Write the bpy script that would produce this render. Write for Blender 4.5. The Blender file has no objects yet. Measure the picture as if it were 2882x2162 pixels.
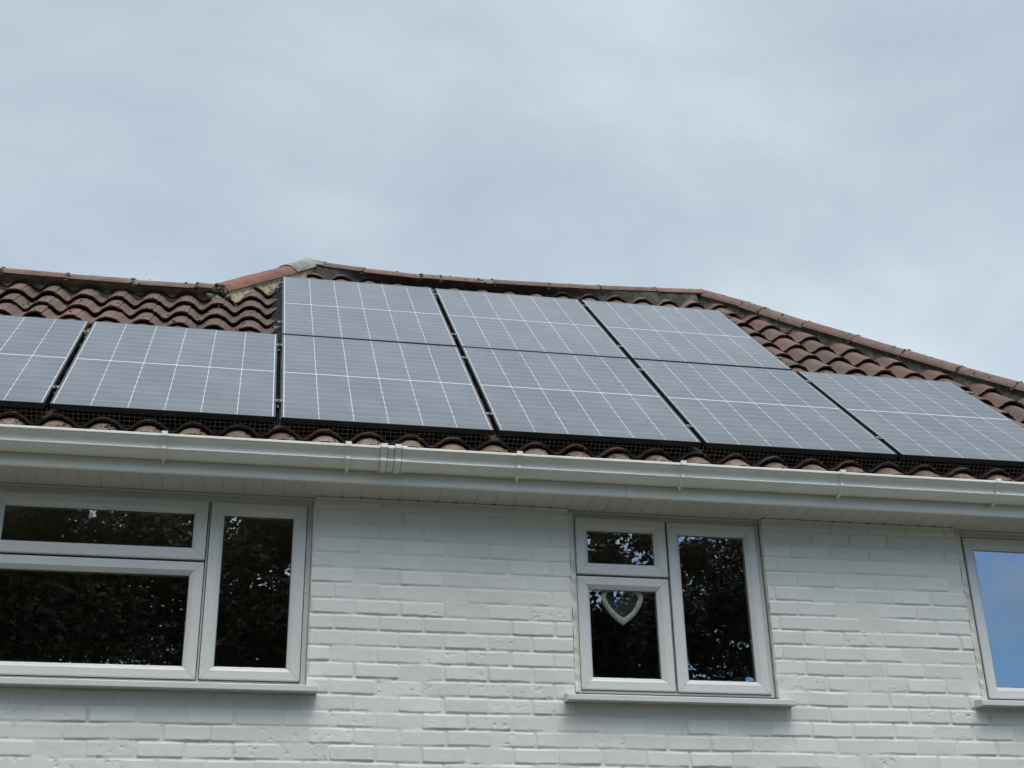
import bpy, math, random
import numpy as np
from mathutils import Vector, Matrix

rnd = random.Random(7)
rng = np.random.default_rng(11)
sc = bpy.context.scene
COL = sc.collection
CZ = 1.6                                   # camera height above the lawn

# ------------------------------------------------------------------ helpers
def link(o):
    COL.objects.link(o)
    return o

def tag(o, label=None, cat=None, group=None, kind=None):
    if label: o['label'] = label
    if cat: o['category'] = cat
    if group: o['group'] = group
    if kind: o['kind'] = kind
    return o

def empty(name, loc=(0, 0, 0), rot=(0, 0, 0)):
    o = bpy.data.objects.new(name, None)
    o.location = loc
    o.rotation_euler = rot
    o.empty_display_size = 0.1
    return link(o)

class MB:
    """collects faces and builds them as ONE mesh object"""
    def __init__(s):
        s.v = []; s.f = []; s.mi = []; s.col = []
    def face(s, pts, mi=0, col=None):
        n = len(s.v)
        s.v.extend([tuple(p) for p in pts])
        s.f.append(tuple(range(n, n + len(pts))))
        s.mi.append(mi); s.col.append(col)
    def quads(s, vs, fs, mi=0, col=None):
        n = len(s.v)
        s.v.extend([tuple(p) for p in vs])
        for f in fs:
            s.f.append(tuple(n + i for i in f)); s.mi.append(mi); s.col.append(col)
    def box(s, a, b, mi=0):
        x0, y0, z0 = a; x1, y1, z1 = b
        vs = [(x0,y0,z0),(x1,y0,z0),(x1,y1,z0),(x0,y1,z0),(x0,y0,z1),(x1,y0,z1),(x1,y1,z1),(x0,y1,z1)]
        s.quads(vs, [(0,3,2,1),(4,5,6,7),(0,1,5,4),(1,2,6,5),(2,3,7,6),(3,0,4,7)], mi)
    def extrude_x(s, prof, x0, x1, mi=0, caps=True, closed=True):
        """profile of (y,z) points swept along x"""
        n = len(prof)
        vs = [(x0, p[0], p[1]) for p in prof] + [(x1, p[0], p[1]) for p in prof]
        fs = []
        for i in range(n if closed else n - 1):
            j = (i + 1) % n
            fs.append((i, j, n + j, n + i))
        if caps and closed:
            fs.append(tuple(range(n - 1, -1, -1))); fs.append(tuple(range(n, 2 * n)))
        s.quads(vs, fs, mi)
    def tube(s, path, rad, seg=8, mi=0):
        rings = []
        P = [Vector(p) for p in path]
        for i, p in enumerate(P):
            t = (P[min(i + 1, len(P) - 1)] - P[max(i - 1, 0)]).normalized()
            a = t.cross(Vector((0.31, 0.2, 0.93)))
            if a.length < 1e-3: a = t.cross(Vector((1, 0, 0)))
            a.normalize(); b = t.cross(a)
            r = rad[i] if hasattr(rad, '__len__') else rad
            rings.append([p + a * math.cos(k * 2 * math.pi / seg) * r + b * math.sin(k * 2 * math.pi / seg) * r for k in range(seg)])
        vs = [v for r_ in rings for v in r_]
        fs = []
        for i in range(len(P) - 1):
            for k in range(seg):
                k2 = (k + 1) % seg
                fs.append((i * seg + k, i * seg + k2, (i + 1) * seg + k2, (i + 1) * seg + k))
        fs.append(tuple(range(seg - 1, -1, -1)))
        fs.append(tuple((len(P) - 1) * seg + k for k in range(seg)))
        s.quads(vs, fs, mi)
    def build(s, name, mats, parent=None, smooth=False, local=False, label=None):
        me = bpy.data.meshes.new(name)
        me.from_pydata(s.v, [], s.f)
        if not isinstance(mats, (list, tuple)): mats = [mats]
        for m in mats: me.materials.append(m)
        if len(mats) > 1: me.polygons.foreach_set('material_index', s.mi)
        if any(c is not None for c in s.col):
            at = me.attributes.new('tone', 'FLOAT_COLOR', 'FACE')
            arr = np.array([(c if c is not None else (1, 1, 1, 1)) for c in s.col], np.float32)
            at.data.foreach_set('color', arr.ravel())
        if smooth: me.polygons.foreach_set('use_smooth', [True] * len(me.polygons))
        me.update()
        o = link(bpy.data.objects.new(name, me))
        put(o, parent, local)
        if label: o['label'] = label
        return o

def world_loc(o):
    l = Vector((0, 0, 0))
    while o is not None:
        l += o.location; o = o.parent
    return l

def put(o, parent, local=False):
    """parent an object whose vertices are in scene coordinates (local=False) or in the parent's frame"""
    if parent is None: return
    o.parent = parent
    if not local:
        o.location = -world_loc(parent)

def vnoise(x, y, seed, freq):
    """smooth value noise on arrays"""
    r = np.random.default_rng(seed)
    T = r.random((256, 256)).astype(np.float32)
    X = x * freq + 1000; Y = y * freq + 1000
    xi = np.floor(X).astype(int); yi = np.floor(Y).astype(int)
    fx = X - xi; fy = Y - yi
    fx = fx * fx * (3 - 2 * fx); fy = fy * fy * (3 - 2 * fy)
    a = T[xi % 256, yi % 256]; b = T[(xi + 1) % 256, yi % 256]
    c = T[xi % 256, (yi + 1) % 256]; d = T[(xi + 1) % 256, (yi + 1) % 256]
    return (a * (1 - fx) + b * fx) * (1 - fy) + (c * (1 - fx) + d * fx) * fy

def fbm(x, y, seed, freq, octs=4):
    t = 0; a = 1; n = 0
    for i in range(octs):
        t = t + a * vnoise(x, y, seed + i * 17, freq * 2 ** i); n += a; a *= 0.5
    return t / n

def sstep(a, b, x):
    t = np.clip((x - a) / (b - a), 0, 1)
    return t * t * (3 - 2 * t)

# ------------------------------------------------------------------ materials
def newmat(name):
    m = bpy.data.materials.new(name); m.use_nodes = True
    nt = m.node_tree
    for n in list(nt.nodes):
        if n.type != 'OUTPUT_MATERIAL' and n.type != 'BSDF_PRINCIPLED': nt.nodes.remove(n)
    return m, nt, nt.nodes['Principled BSDF'], nt.nodes['Material Output']

def N(nt, t, **kw):
    n = nt.nodes.new(t)
    for k, v in kw.items():
        if k == 'inp':
            for a, b in v.items(): n.inputs[a].default_value = b
        else: setattr(n, k, v)
    return n

def L(nt, a, b): nt.links.new(a, b)

def ramp(nt, fac, stops):
    r = N(nt, 'ShaderNodeValToRGB')
    e = r.color_ramp.elements
    while len(e) < len(stops): e.new(0.5)
    for i, (p, c) in enumerate(stops):
        e[i].position = p; e[i].color = (c[0], c[1], c[2], 1)
    L(nt, fac, r.inputs['Fac'])
    return r.outputs['Color']

def noise(nt, vec, scale, detail=4, rough=0.55, dist=0.0):
    n = N(nt, 'ShaderNodeTexNoise', inp={'Scale': scale, 'Detail': detail, 'Roughness': rough, 'Distortion': dist})
    L(nt, vec, n.inputs['Vector'])
    return n.outputs['Fac']

def mixc(nt, fac, a, b, mode='MIX'):
    m = N(nt, 'ShaderNodeMix', data_type='RGBA', blend_type=mode)
    for sock, v in ((m.inputs[0], fac), (m.inputs[6], a), (m.inputs[7], b)):
        if hasattr(v, 'links'): L(nt, v, sock)
        elif isinstance(v, (int, float)): sock.default_value = v
        else: sock.default_value = (v[0], v[1], v[2], 1)
    return m.outputs[2]

def math_(nt, op, a, b=None, c=None):
    m = N(nt, 'ShaderNodeMath', operation=op)
    for i, v in enumerate((a, b, c)):
        if v is None: continue
        if hasattr(v, 'links'): L(nt, v, m.inputs[i])
        else: m.inputs[i].default_value = v
    return m.outputs[0]

def bump(nt, bsdf, h, strength, dist):
    b = N(nt, 'ShaderNodeBump', inp={'Strength': strength, 'Distance': dist})
    L(nt, h, b.inputs['Height']); L(nt, b.outputs['Normal'], bsdf.inputs['Normal'])

def coord(nt, which='Object'):
    return N(nt, 'ShaderNodeTexCoord').outputs[which]

def simple(name, col, rough=0.5, var=0.06, scale=8, bs=0.0, bd=0.002, spec=0.5, metal=0.0, grime=0.0, grimecol=(0.3, 0.28, 0.22)):
    m, nt, b, out = newmat(name)
    c = coord(nt)
    n = noise(nt, c, scale, 5)
    lo = tuple(max(0, x * (1 - var)) for x in col); hi = tuple(min(1, x * (1 + var)) for x in col)
    cc = ramp(nt, n, [(0.3, lo), (0.7, hi)])
    if grime > 0:
        g = noise(nt, c, scale * 0.7, 8, 0.7, 0.6)
        gf = math_(nt, 'MULTIPLY', ramp(nt, g, [(0.55, (0, 0, 0)), (0.8, (1, 1, 1))]), grime)
        cc = mixc(nt, gf, cc, grimecol)
    L(nt, cc, b.inputs['Base Color'])
    b.inputs['Roughness'].default_value = rough
    b.inputs['Specular IOR Level'].default_value = spec
    b.inputs['Metallic'].default_value = metal
    if bs > 0:
        bump(nt, b, noise(nt, c, scale * 14, 5, 0.6), bs, bd)
    return m

M = {}
M['upvc'] = simple('white_upvc', (0.58, 0.58, 0.56), 0.28, 0.03, 3, grime=0.14)
M['gutter'] = simple('gutter_plastic', (0.78, 0.77, 0.715), 0.3, 0.04, 4, grime=0.4, grimecol=(0.33, 0.33, 0.25))
M['fascia'] = simple('fascia_plastic', (0.60, 0.585, 0.52), 0.4, 0.04, 3, grime=0.2)
M['soffit'] = simple('soffit_board', (0.54, 0.525, 0.47), 0.45, 0.03, 3, grime=0.16)
M['shadow_gap'] = simple('gap_dirt', (0.05, 0.05, 0.04), 0.9)  # one dark tone for painted gap shade, gaskets and dirt lines
M['sealant'] = simple('sealant', (0.62, 0.59, 0.53), 0.85, 0.18, 12, 0.5, 0.004, grime=0.5, grimecol=(0.22, 0.2, 0.16))
M['black_alu'] = simple('black_aluminium', (0.012, 0.013, 0.015), 0.45, 0.1, 6, spec=0.32)
M['alu'] = simple('bare_aluminium', (0.62, 0.63, 0.62), 0.38, 0.1, 20, metal=0.85)
M['felt'] = simple('roof_underlay', (0.03, 0.028, 0.027), 0.95)
M['wire'] = simple('mesh_wire', (0.24, 0.24, 0.235), 0.5, 0.25, 9)
M['room'] = simple('room_plaster', (0.40, 0.34, 0.23), 0.9, 0.1, 1.2)
M['cream'] = simple('cream_wood', (0.66, 0.64, 0.52), 0.6, 0.08, 20)
M['slate'] = simple('dark_board', (0.022, 0.026, 0.028), 0.5, 0.2, 12)
M['bark'] = simple('bark', (0.12, 0.085, 0.06), 0.95, 0.35, 9, 0.8, 0.02)

def mat_brick():
    m, nt, b, out = newmat('painted_brick')
    c = coord(nt)
    big = noise(nt, c, 1.3, 4)
    cc = ramp(nt, big, [(0.3, (0.635, 0.632, 0.592)), (0.7, (0.675, 0.670, 0.632))])
    # the paint differs a little from brick to brick
    at = N(nt, 'ShaderNodeAttribute', attribute_name='tint')
    cc = mixc(nt, 0.35, cc, mixc(nt, 1.0, cc, at.outputs['Color'], 'MULTIPLY'))
    fine = noise(nt, c, 60, 6, 0.65)
    cc = mixc(nt, math_(nt, 'MULTIPLY', ramp(nt, fine, [(0.60, (0, 0, 0)), (0.78, (1, 1, 1))]), 0.22), cc, (0.44, 0.42, 0.38))
    stain = noise(nt, c, 3.1, 8, 0.72, 0.8)
    cc = mixc(nt, math_(nt, 'MULTIPLY', ramp(nt, stain, [(0.56, (0, 0, 0)), (0.75, (1, 1, 1))]), 0.16), cc, (0.50, 0.50, 0.43))
    L(nt, cc, b.inputs['Base Color'])
    b.inputs['Roughness'].default_value = 0.75
    b.inputs['Specular IOR Level'].default_value = 0.3
    h = math_(nt, 'ADD', noise(nt, c, 150, 4, 0.6), math_(nt, 'MULTIPLY', noise(nt, c, 420, 3, 0.6), 0.5))
    bump(nt, b, h, 0.45, 0.0022)
    return m
M['brick'] = mat_brick()

def mat_tile():
    m, nt, b, out = newmat('clay_tile')
    c = coord(nt)
    at = N(nt, 'ShaderNodeAttribute', attribute_name='tone')
    base = at.outputs['Color']
    mott = noise(nt, c, 9, 6, 0.65, 0.4)
    cc = mixc(nt, math_(nt, 'MULTIPLY', ramp(nt, mott, [(0.40, (0, 0, 0)), (0.62, (1, 1, 1))]), 0.62), base, (0.078, 0.058, 0.047))
    warm = noise(nt, c, 15, 5, 0.6)
    cc = mixc(nt, math_(nt, 'MULTIPLY', ramp(nt, warm, [(0.52, (0, 0, 0)), (0.72, (1, 1, 1))]), 0.38), cc, (0.25, 0.105, 0.062))
    lich = noise(nt, c, 26, 7, 0.7, 0.5)
    cc = mixc(nt, math_(nt, 'MULTIPLY', ramp(nt, lich, [(0.55, (0, 0, 0)), (0.64, (1, 1, 1))]), 0.8), cc, (0.028, 0.025, 0.022))
    li2 = noise(nt, c, 6.5, 7, 0.72, 0.7)
    cc = mixc(nt, math_(nt, 'MULTIPLY', ramp(nt, li2, [(0.54, (0, 0, 0)), (0.66, (1, 1, 1))]), 0.55), cc, (0.115, 0.108, 0.078))
    sp = N(nt, 'ShaderNodeTexVoronoi', inp={'Scale': 34.0})
    L(nt, c, sp.inputs['Vector'])
    cc = mixc(nt, math_(nt, 'MULTIPLY', ramp(nt, sp.outputs['Distance'], [(0.10, (1, 1, 1)), (0.16, (0, 0, 0))]), 0.5), cc, (0.05, 0.045, 0.04))
    L(nt, cc, b.inputs['Base Color'])
    b.inputs['Roughness'].default_value = 0.82
    b.inputs['Specular IOR Level'].default_value = 0.35
    bump(nt, b, noise(nt, c, 90, 6, 0.65), 0.6, 0.006)
    return m
M['tile'] = mat_tile()

def mat_mortar(name, a, b_, c_):
    m, nt, b, out = newmat(name)
    c = coord(nt)
    n = noise(nt, c, 13, 8, 0.7, 0.5)
    cc = ramp(nt, n, [(0.34, a), (0.5, b_), (0.66, c_)])
    L(nt, cc, b.inputs['Base Color'])
    b.inputs['Roughness'].default_value = 0.95
    bump(nt, b, noise(nt, c, 45, 7, 0.7), 0.9, 0.02)
    return m
M['mortar_dark'] = mat_mortar('dark_mortar', (0.028, 0.026, 0.022), (0.065, 0.06, 0.05), (0.13, 0.115, 0.09))
M['mortar_grey'] = mat_mortar('grey_mortar', (0.07, 0.065, 0.05), (0.20, 0.19, 0.145), (0.27, 0.255, 0.20))
M['mortar_pale'] = mat_mortar('pale_mortar', (0.16, 0.125, 0.07), (0.44, 0.37, 0.23), (0.54, 0.47, 0.31))
M['concrete'] = mat_mortar('grey_concrete', (0.13, 0.13, 0.115), (0.25, 0.25, 0.225), (0.33, 0.33, 0.29))
M['lichen'] = mat_mortar('lichen', (0.11, 0.085, 0.06), (0.26, 0.20, 0.14), (0.36, 0.30, 0.20))
M['moss'] = mat_mortar('moss', (0.03, 0.032, 0.012), (0.085, 0.08, 0.03), (0.13, 0.115, 0.05))

def mat_cells():
    """glass over monocrystalline half-cut cells: 6 columns, two halves of 9 rows"""
    m, nt, b, out = newmat('solar_cells')
    sep = N(nt, 'ShaderNodeSeparateXYZ'); L(nt, coord(nt), sep.inputs[0])
    u, v = sep.outputs[0], sep.outputs[1]
    U0, U1, V0, V1, VM = 0.0145, 1.1195, 0.0150, 1.7070, 0.861
    cw = (U1 - U0) / 6; rh = (VM - 0.006 - V0) / 9
    def line(coordv, start, pitch, half):
        t = math_(nt, 'DIVIDE', math_(nt, 'SUBTRACT', coordv, start), pitch)
        fr = math_(nt, 'ABSOLUTE', math_(nt, 'SUBTRACT', math_(nt, 'FRACT', math_(nt, 'ADD', t, 0.5)), 0.5))
        return math_(nt, 'LESS_THAN', fr, half / pitch), fr
    colm, colf = line(u, U0, cw, 0.0014)
    vlow = math_(nt, 'MINIMUM', v, math_(nt, 'SUBTRACT', 2 * VM, v))       # the two halves mirror each other
    rowm, rowf = line(vlow, V0, rh, 0.0012)
    mid = math_(nt, 'LESS_THAN', math_(nt, 'ABSOLUTE', math_(nt, 'SUBTRACT', v, VM)), 0.0044)
    bord = math_(nt, 'MAXIMUM', math_(nt, 'LESS_THAN', u, U0), math_(nt, 'GREATER_THAN', u, U1))
    bord = math_(nt, 'MAXIMUM', bord, math_(nt, 'MAXIMUM', math_(nt, 'LESS_THAN', v, V0), math_(nt, 'GREATER_THAN', v, V1)))
    dia = math_(nt, 'LESS_THAN', math_(nt, 'ADD', math_(nt, 'MULTIPLY', colf, cw), math_(nt, 'MULTIPLY', rowf, rh)), 0.0068)
    row2 = math_(nt, 'MULTIPLY', rowm, 0.6)
    white = math_(nt, 'MAXIMUM', math_(nt, 'MAXIMUM', colm, dia), math_(nt, 'MAXIMUM', mid, bord))
    white = math_(nt, 'MAXIMUM', white, row2)
    busm, _ = line(u, U0 + cw / 20, cw / 10, 0.0006)
    busr, _ = line(v, V0, rh / 12, 0.0007)
    bus = math_(nt, 'MULTIPLY', busr, 0.16)
    oi = N(nt, 'ShaderNodeObjectInfo')
    cell = ramp(nt, oi.outputs['Random'], [(0.0, (0.020, 0.024, 0.034)), (1.0, (0.040, 0.044, 0.052))])
    cell = mixc(nt, bus, cell, (0.42, 0.45, 0.5))
    cc = mixc(nt, white, cell, (0.44, 0.46, 0.49))
    d = noise(nt, coord(nt), 2.4, 6, 0.7)
    cc = mixc(nt, math_(nt, 'MULTIPLY', ramp(nt, d, [(0.40, (0, 0, 0)), (0.75, (1, 1, 1))]), 0.12), cc, (0.45, 0.44, 0.42))
    L(nt, cc, b.inputs['Base Color'])
    b.inputs['Roughness'].default_value = 0.14
    b.inputs['IOR'].default_value = 1.345
    b.inputs['Specular IOR Level'].default_value = 0.5
    return m
M['cells'] = mat_cells()

def mat_glass():
    m, nt, b, out = newmat('window_glass')
    nt.nodes.remove(b)
    tr = N(nt, 'ShaderNodeBsdfTransparent', inp={'Color': (0.985, 0.99, 0.985, 1)})
    gl = N(nt, 'ShaderNodeBsdfGlossy', inp={'Color': (0.97, 0.98, 1, 1), 'Roughness': 0.004})
    ge = N(nt, 'ShaderNodeNewGeometry')
    dt = N(nt, 'ShaderNodeVectorMath', operation='DOT_PRODUCT'); L(nt, ge.outputs['Normal'], dt.inputs[0]); L(nt, ge.outputs['Incoming'], dt.inputs[1])
    k = math_(nt, 'POWER', math_(nt, 'SUBTRACT', 1.0, math_(nt, 'ABSOLUTE', dt.outputs['Value'])), 5.0)
    R0 = 0.19                                       # coated double glazing
    fac = math_(nt, 'ADD', R0, math_(nt, 'MULTIPLY', k, 1 - R0))
    mx = N(nt, 'ShaderNodeMixShader')
    L(nt, fac, mx.inputs[0]); L(nt, tr.outputs[0], mx.inputs[1]); L(nt, gl.outputs[0], mx.inputs[2])
    L(nt, mx.outputs[0], out.inputs[0])
    return m
M['glass'] = mat_glass()

def mat_leaf():
    m, nt, b, out = newmat('leaf')
    oi = N(nt, 'ShaderNodeNewGeometry')
    cc = ramp(nt, oi.outputs['Random Per Island'], [(0.0, (0.012, 0.017, 0.008)), (0.6, (0.020, 0.026, 0.011)), (1.0, (0.032, 0.036, 0.015))])
    L(nt, cc, b.inputs['Base Color'])
    b.inputs['Roughness'].default_value = 0.6
    return m
M['leaf'] = mat_leaf()

def mat_ground():
    m, nt, b, out = newmat('lawn')
    c = coord(nt)
    n = noise(nt, c, 0.6, 8, 0.65)
    cc = ramp(nt, n, [(0.3, (0.032, 0.040, 0.018)), (0.7, (0.06, 0.064, 0.03))])
    L(nt, cc, b.inputs['Base Color']); b.inputs['Roughness'].default_value = 0.95
    bump(nt, b, noise(nt, c, 60, 5), 0.8, 0.03)
    return m
M['lawn'] = mat_ground()
M['paving'] = simple('paving_slabs', (0.10, 0.092, 0.08), 0.9, 0.2, 2, 0.5, 0.006)

# ------------------------------------------------------------------ measured frame (z is metres above the camera; CZ is added)
B = math.radians(42.365)
P0 = Vector((0.1212, 6.7342, 3.0616 + CZ))          # lower left corner of the panel field, on the glass
EU = Vector((1, 0, 0)); EV = Vector((0, math.cos(B), math.sin(B))); EN = Vector((0, -math.sin(B), math.cos(B)))
OFFC = 0.080                                        # tile crests lie this far under the glass
PC = P0 - EN * OFFC
def rp(u, v, w=0.0):
    """roof coordinates -> scene"""
    return PC + EU * u + EV * v + EN * w

# ------------------------------------------------------------------ ground
g = MB(); g.face([(-400, -400, 0), (400, -400, 0), (400, 400, 0), (-400, 400, 0)])
tag(g.build('lawn', M['lawn']), kind='structure')
g = MB(); g.box((-7.5, 3.4, -0.1), (9, 6.99, 0.03))
tag(g.build('patio', M['paving']), kind='structure')

# ------------------------------------------------------------------ the house
house = empty('house', (2.0, 7.0, 0.0))
tag(house, 'white painted brick house with red pantile roof under the solar panels', 'house')

ZT = 2.732 + CZ           # soffit level
YW = 7.0
OPEN = [(-1.86, 0.328, 1.700 + CZ), (1.712, 2.826, 1.700 + CZ), (4.004, 5.35, 1.715 + CZ)]   # x0, x1, sill level

# front wall: every course really stands out of its joint
def brick_wall():
    sx, sz = 0.0058, 0.0044
    X0, X1, Z0, Z1 = -2.3, 5.6, 0.70 + CZ, ZT
    xs = np.arange(X0, X1, sx); zs = np.linspace(Z0, Z1, int((Z1 - Z0) / sz))
    # let grid lines fall on the openings
    for x0, x1, zb in OPEN:
        for e in (x0, x1): xs[np.argmin(abs(xs - e))] = e
        zs[np.argmin(abs(zs - zb))] = zb
    X, Z = np.meshgrid(xs, zs)
    wob = (fbm(X, Z * 0.2, 3, 2.2, 3) - 0.5) * 0.008
    zz = (2.424 + CZ) - Z + wob
    CH, BW = 0.0829, 0.2315
    r = np.floor(zz / CH).astype(int)
    fz = zz - r * CH
    R_ = np.random.default_rng(5)
    rowj = R_.normal(0, 0.006, 400)
    x_ = X - 0.447 - np.where((r % 2) == 0, 0.0, BW / 2) - rowj[r + 150] + (fbm(X * 0.3, Z, 9, 9, 2) - 0.5) * 0.005
    k = np.floor(x_ / BW).astype(int)
    fx = x_ - k * BW
    hsh = ((k * 73856093) ^ (r * 19349663)) & 1023
    tab = R_.random((1024, 6))
    lenj = (tab[hsh, 0] - 0.5) * 0.010
    jw = 0.0042 + 0.0045 * (fbm(X, Z, 21, 14, 3) - 0.4)
    dxl = np.minimum(fx - lenj, BW - fx + lenj)
    dz_t = fz; dz_b = CH - fz
    edge = (fbm(X, Z, 31, 30, 3) - 0.5) * 0.0042
    d = np.minimum(dxl, np.minimum(dz_t, dz_b)) + edge - jw
    # rounded corners
    cx = np.clip(0.014 - dxl, 0, None); cz_ = np.clip(0.014 - np.minimum(dz_t, dz_b), 0, None)
    d = d - 0.22 * np.sqrt(cx * cz_)
    fill = sstep(0.30, 0.62, fbm(X, Z, 41, 5.5, 4))          # some joints are choked with paint
    bed = np.minimum(dz_t, dz_b) < dxl
    depth = np.where(bed, 0.0058, 0.0068) * (0.35 + 0.65 * fill) * (0.75 + 0.5 * tab[hsh, 1])
    relief = sstep(-0.001, 0.0052, d)
    h = -depth * (1 - relief)
    h = h + relief * ((tab[hsh, 2] - 0.5) * 0.0042 + (fx / BW - 0.5) * (tab[hsh, 3] - 0.5) * 0.0035 + (fz / CH - 0.5) * (tab[hsh, 4] - 0.55) * 0.0035)
    h = h + (fbm(X, Z, 51, 24, 4) - 0.5) * 0.0021
    pit = fbm(X, Z, 61, 42, 3)
    h = h - 0.0030 * sstep(0.715, 0.78, pit) * (tab[hsh, 5] > 0.68)
    crack = np.abs(fbm(X, Z * 2.2, 71, 7, 3) - 0.5)
    h = h - 0.0022 * (1 - sstep(0.0, 0.010, crack)) * (tab[hsh, 5] > 0.86) * relief
    Y = YW - h
    n, mm = X.shape
    V = np.stack([X, Y, Z], -1).reshape(-1, 3).astype(np.float32)
    xc = (X[:-1, :-1] + X[1:, 1:]) / 2; zc = (Z[:-1, :-1] + Z[1:, 1:]) / 2
    keep = np.ones_like(xc, bool)
    for x0, x1, zb in OPEN:
        keep &= ~((xc > x0) & (xc < x1) & (zc > zb))
    idx = np.arange(n * mm).reshape(n, mm)
    q = np.stack([idx[:-1, :-1], idx[:-1, 1:], idx[1:, 1:], idx[1:, :-1]], -1)[keep]
    me = bpy.data.meshes.new('front_wall')
    nf = len(q)
    me.vertices.add(len(V)); me.vertices.foreach_set('co', V.ravel())
    me.loops.add(nf * 4); me.loops.foreach_set('vertex_index', q.ravel().astype(np.int32))
    me.polygons.add(nf)
    me.polygons.foreach_set('loop_start', (np.arange(nf) * 4).astype(np.int32))
    me.polygons.foreach_set('loop_total', np.full(nf, 4, np.int32))
    me.update(calc_edges=True)
    me.polygons.foreach_set('use_smooth', np.ones(nf, bool))
    at = me.attributes.new('tint', 'FLOAT_COLOR', 'POINT')
    t = 0.86 + 0.28 * tab[hsh, 1]; w = (tab[hsh, 3] - 0.5) * 0.05
    t = np.where(relief > 0.5, t, 1.0)
    c = np.stack([t * (1 + w), t, t * (1 - w), np.ones_like(t)], -1).astype(np.float32)
    at.data.foreach_set('color', c.ravel())
    me.materials.append(M['brick'])
    o = link(bpy.data.objects.new('front_wall', me)); put(o, house)
    return o
brick_wall()

# the rest of the shell (plain painted walls, outside the frame)
w = MB()
XL, XR, YB = -6.2, 6.45, 13.1
w.box((XL, YW + 0.004, 0), (-2.3, YW + 0.25, ZT))
w.box((5.6, YW + 0.004, 0), (XR, YW + 0.25, ZT))
w.box((-2.3, YW + 0.016, 0), (5.6, YW + 0.25, 0.70 + CZ))
w.box((XR - 0.25, YW + 0.25, 0), (XR, YB, ZT)); w.box((XL, YW + 0.25, 0), (XL + 0.25, YB, ZT)); w.box((XL + 0.25, YB - 0.25, 0), (XR - 0.25, YB, ZT))
# reveals of the window openings
for x0, x1, zb in OPEN:
    w.box((x0 - 0.10, YW + 0.016, zb), (x0, YW + 0.24, ZT)); w.box((x1, YW + 0.016, zb), (x1 + 0.10, YW + 0.24, ZT))
    w.box((x0, YW + 0.016, zb - 0.1), (x1, YW + 0.24, zb))
w.build('side_wall', M['brick'], house)

# rooms behind the windows
for (x0, x1), zf in (((-3.0, 1.2), 1.0), ((1.3, 3.2), 1.0), ((3.3, 6.1), 1.0)):
    r = MB(); a, b_ = YW + 0.25, YW + 3.2
    z0, z1 = zf + CZ, ZT + 0.05
    r.face([(x0, a, z0), (x1, a, z0), (x1, b_, z0), (x0, b_, z0)]); r.face([(x0, a, z1), (x1, a, z1), (x1, b_, z1), (x0, b_, z1)])
    r.face([(x0, b_, z0), (x1, b_, z0), (x1, b_, z1), (x0, b_, z1)])
    r.face([(x0, a, z0), (x0, b_, z0), (x0, b_, z1), (x0, a, z1)]); r.face([(x1, a, z0), (x1, b_, z0), (x1, b_, z1), (x1, a, z1)])
    r.build('room', M['room'], house)

# ---- windows
def mitred(mb, x0, x1, z0, z1, prof, gap=0.0009):
    """four mitred bars; prof = [(inset, y)] around the bar's section"""
    n = len(prof)
    def corner(cx, cz, sx_, sz_): return [(cx + sx_ * p[0], p[1], cz + sz_ * p[0]) for p in prof]
    c = [corner(x0, z0, 1, 1), corner(x1, z0, -1, 1), corner(x1, z1, -1, -1), corner(x0, z1, 1, -1)]
    dirs = [(1, 0), (0, 1), (-1, 0), (0, -1)]
    for s in range(4):
        a = c[s]; b_ = c[(s + 1) % 4]; dx, dz = dirs[s]
        A = [(p[0] + dx * gap, p[1], p[2] + dz * gap) for p in a]; B2 = [(p[0] - dx * gap, p[1], p[2] - dz * gap) for p in b_]
        fs = [(i, (i + 1) % n, n + (i + 1) % n, n + i) for i in range(n)]
        fs += [tuple(range(n - 1, -1, -1)), tuple(range(n, 2 * n))]
        mb.quads(A + B2, fs)

def sash_prof(y, wd=0.0):
    return [(0.0, y + 0.05), (0.0, y + 0.006), (0.0015, y + 0.002), (0.006, y), (0.044 + wd, y), (0.0475 + wd, y + 0.0012), (0.0495 + wd, y + 0.004),
            (0.054 + wd, y + 0.0065), (0.064 + wd, y + 0.0145), (0.0675 + wd, y + 0.019), (0.069 + wd, y + 0.023), (0.069 + wd, y + 0.05)]

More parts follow.
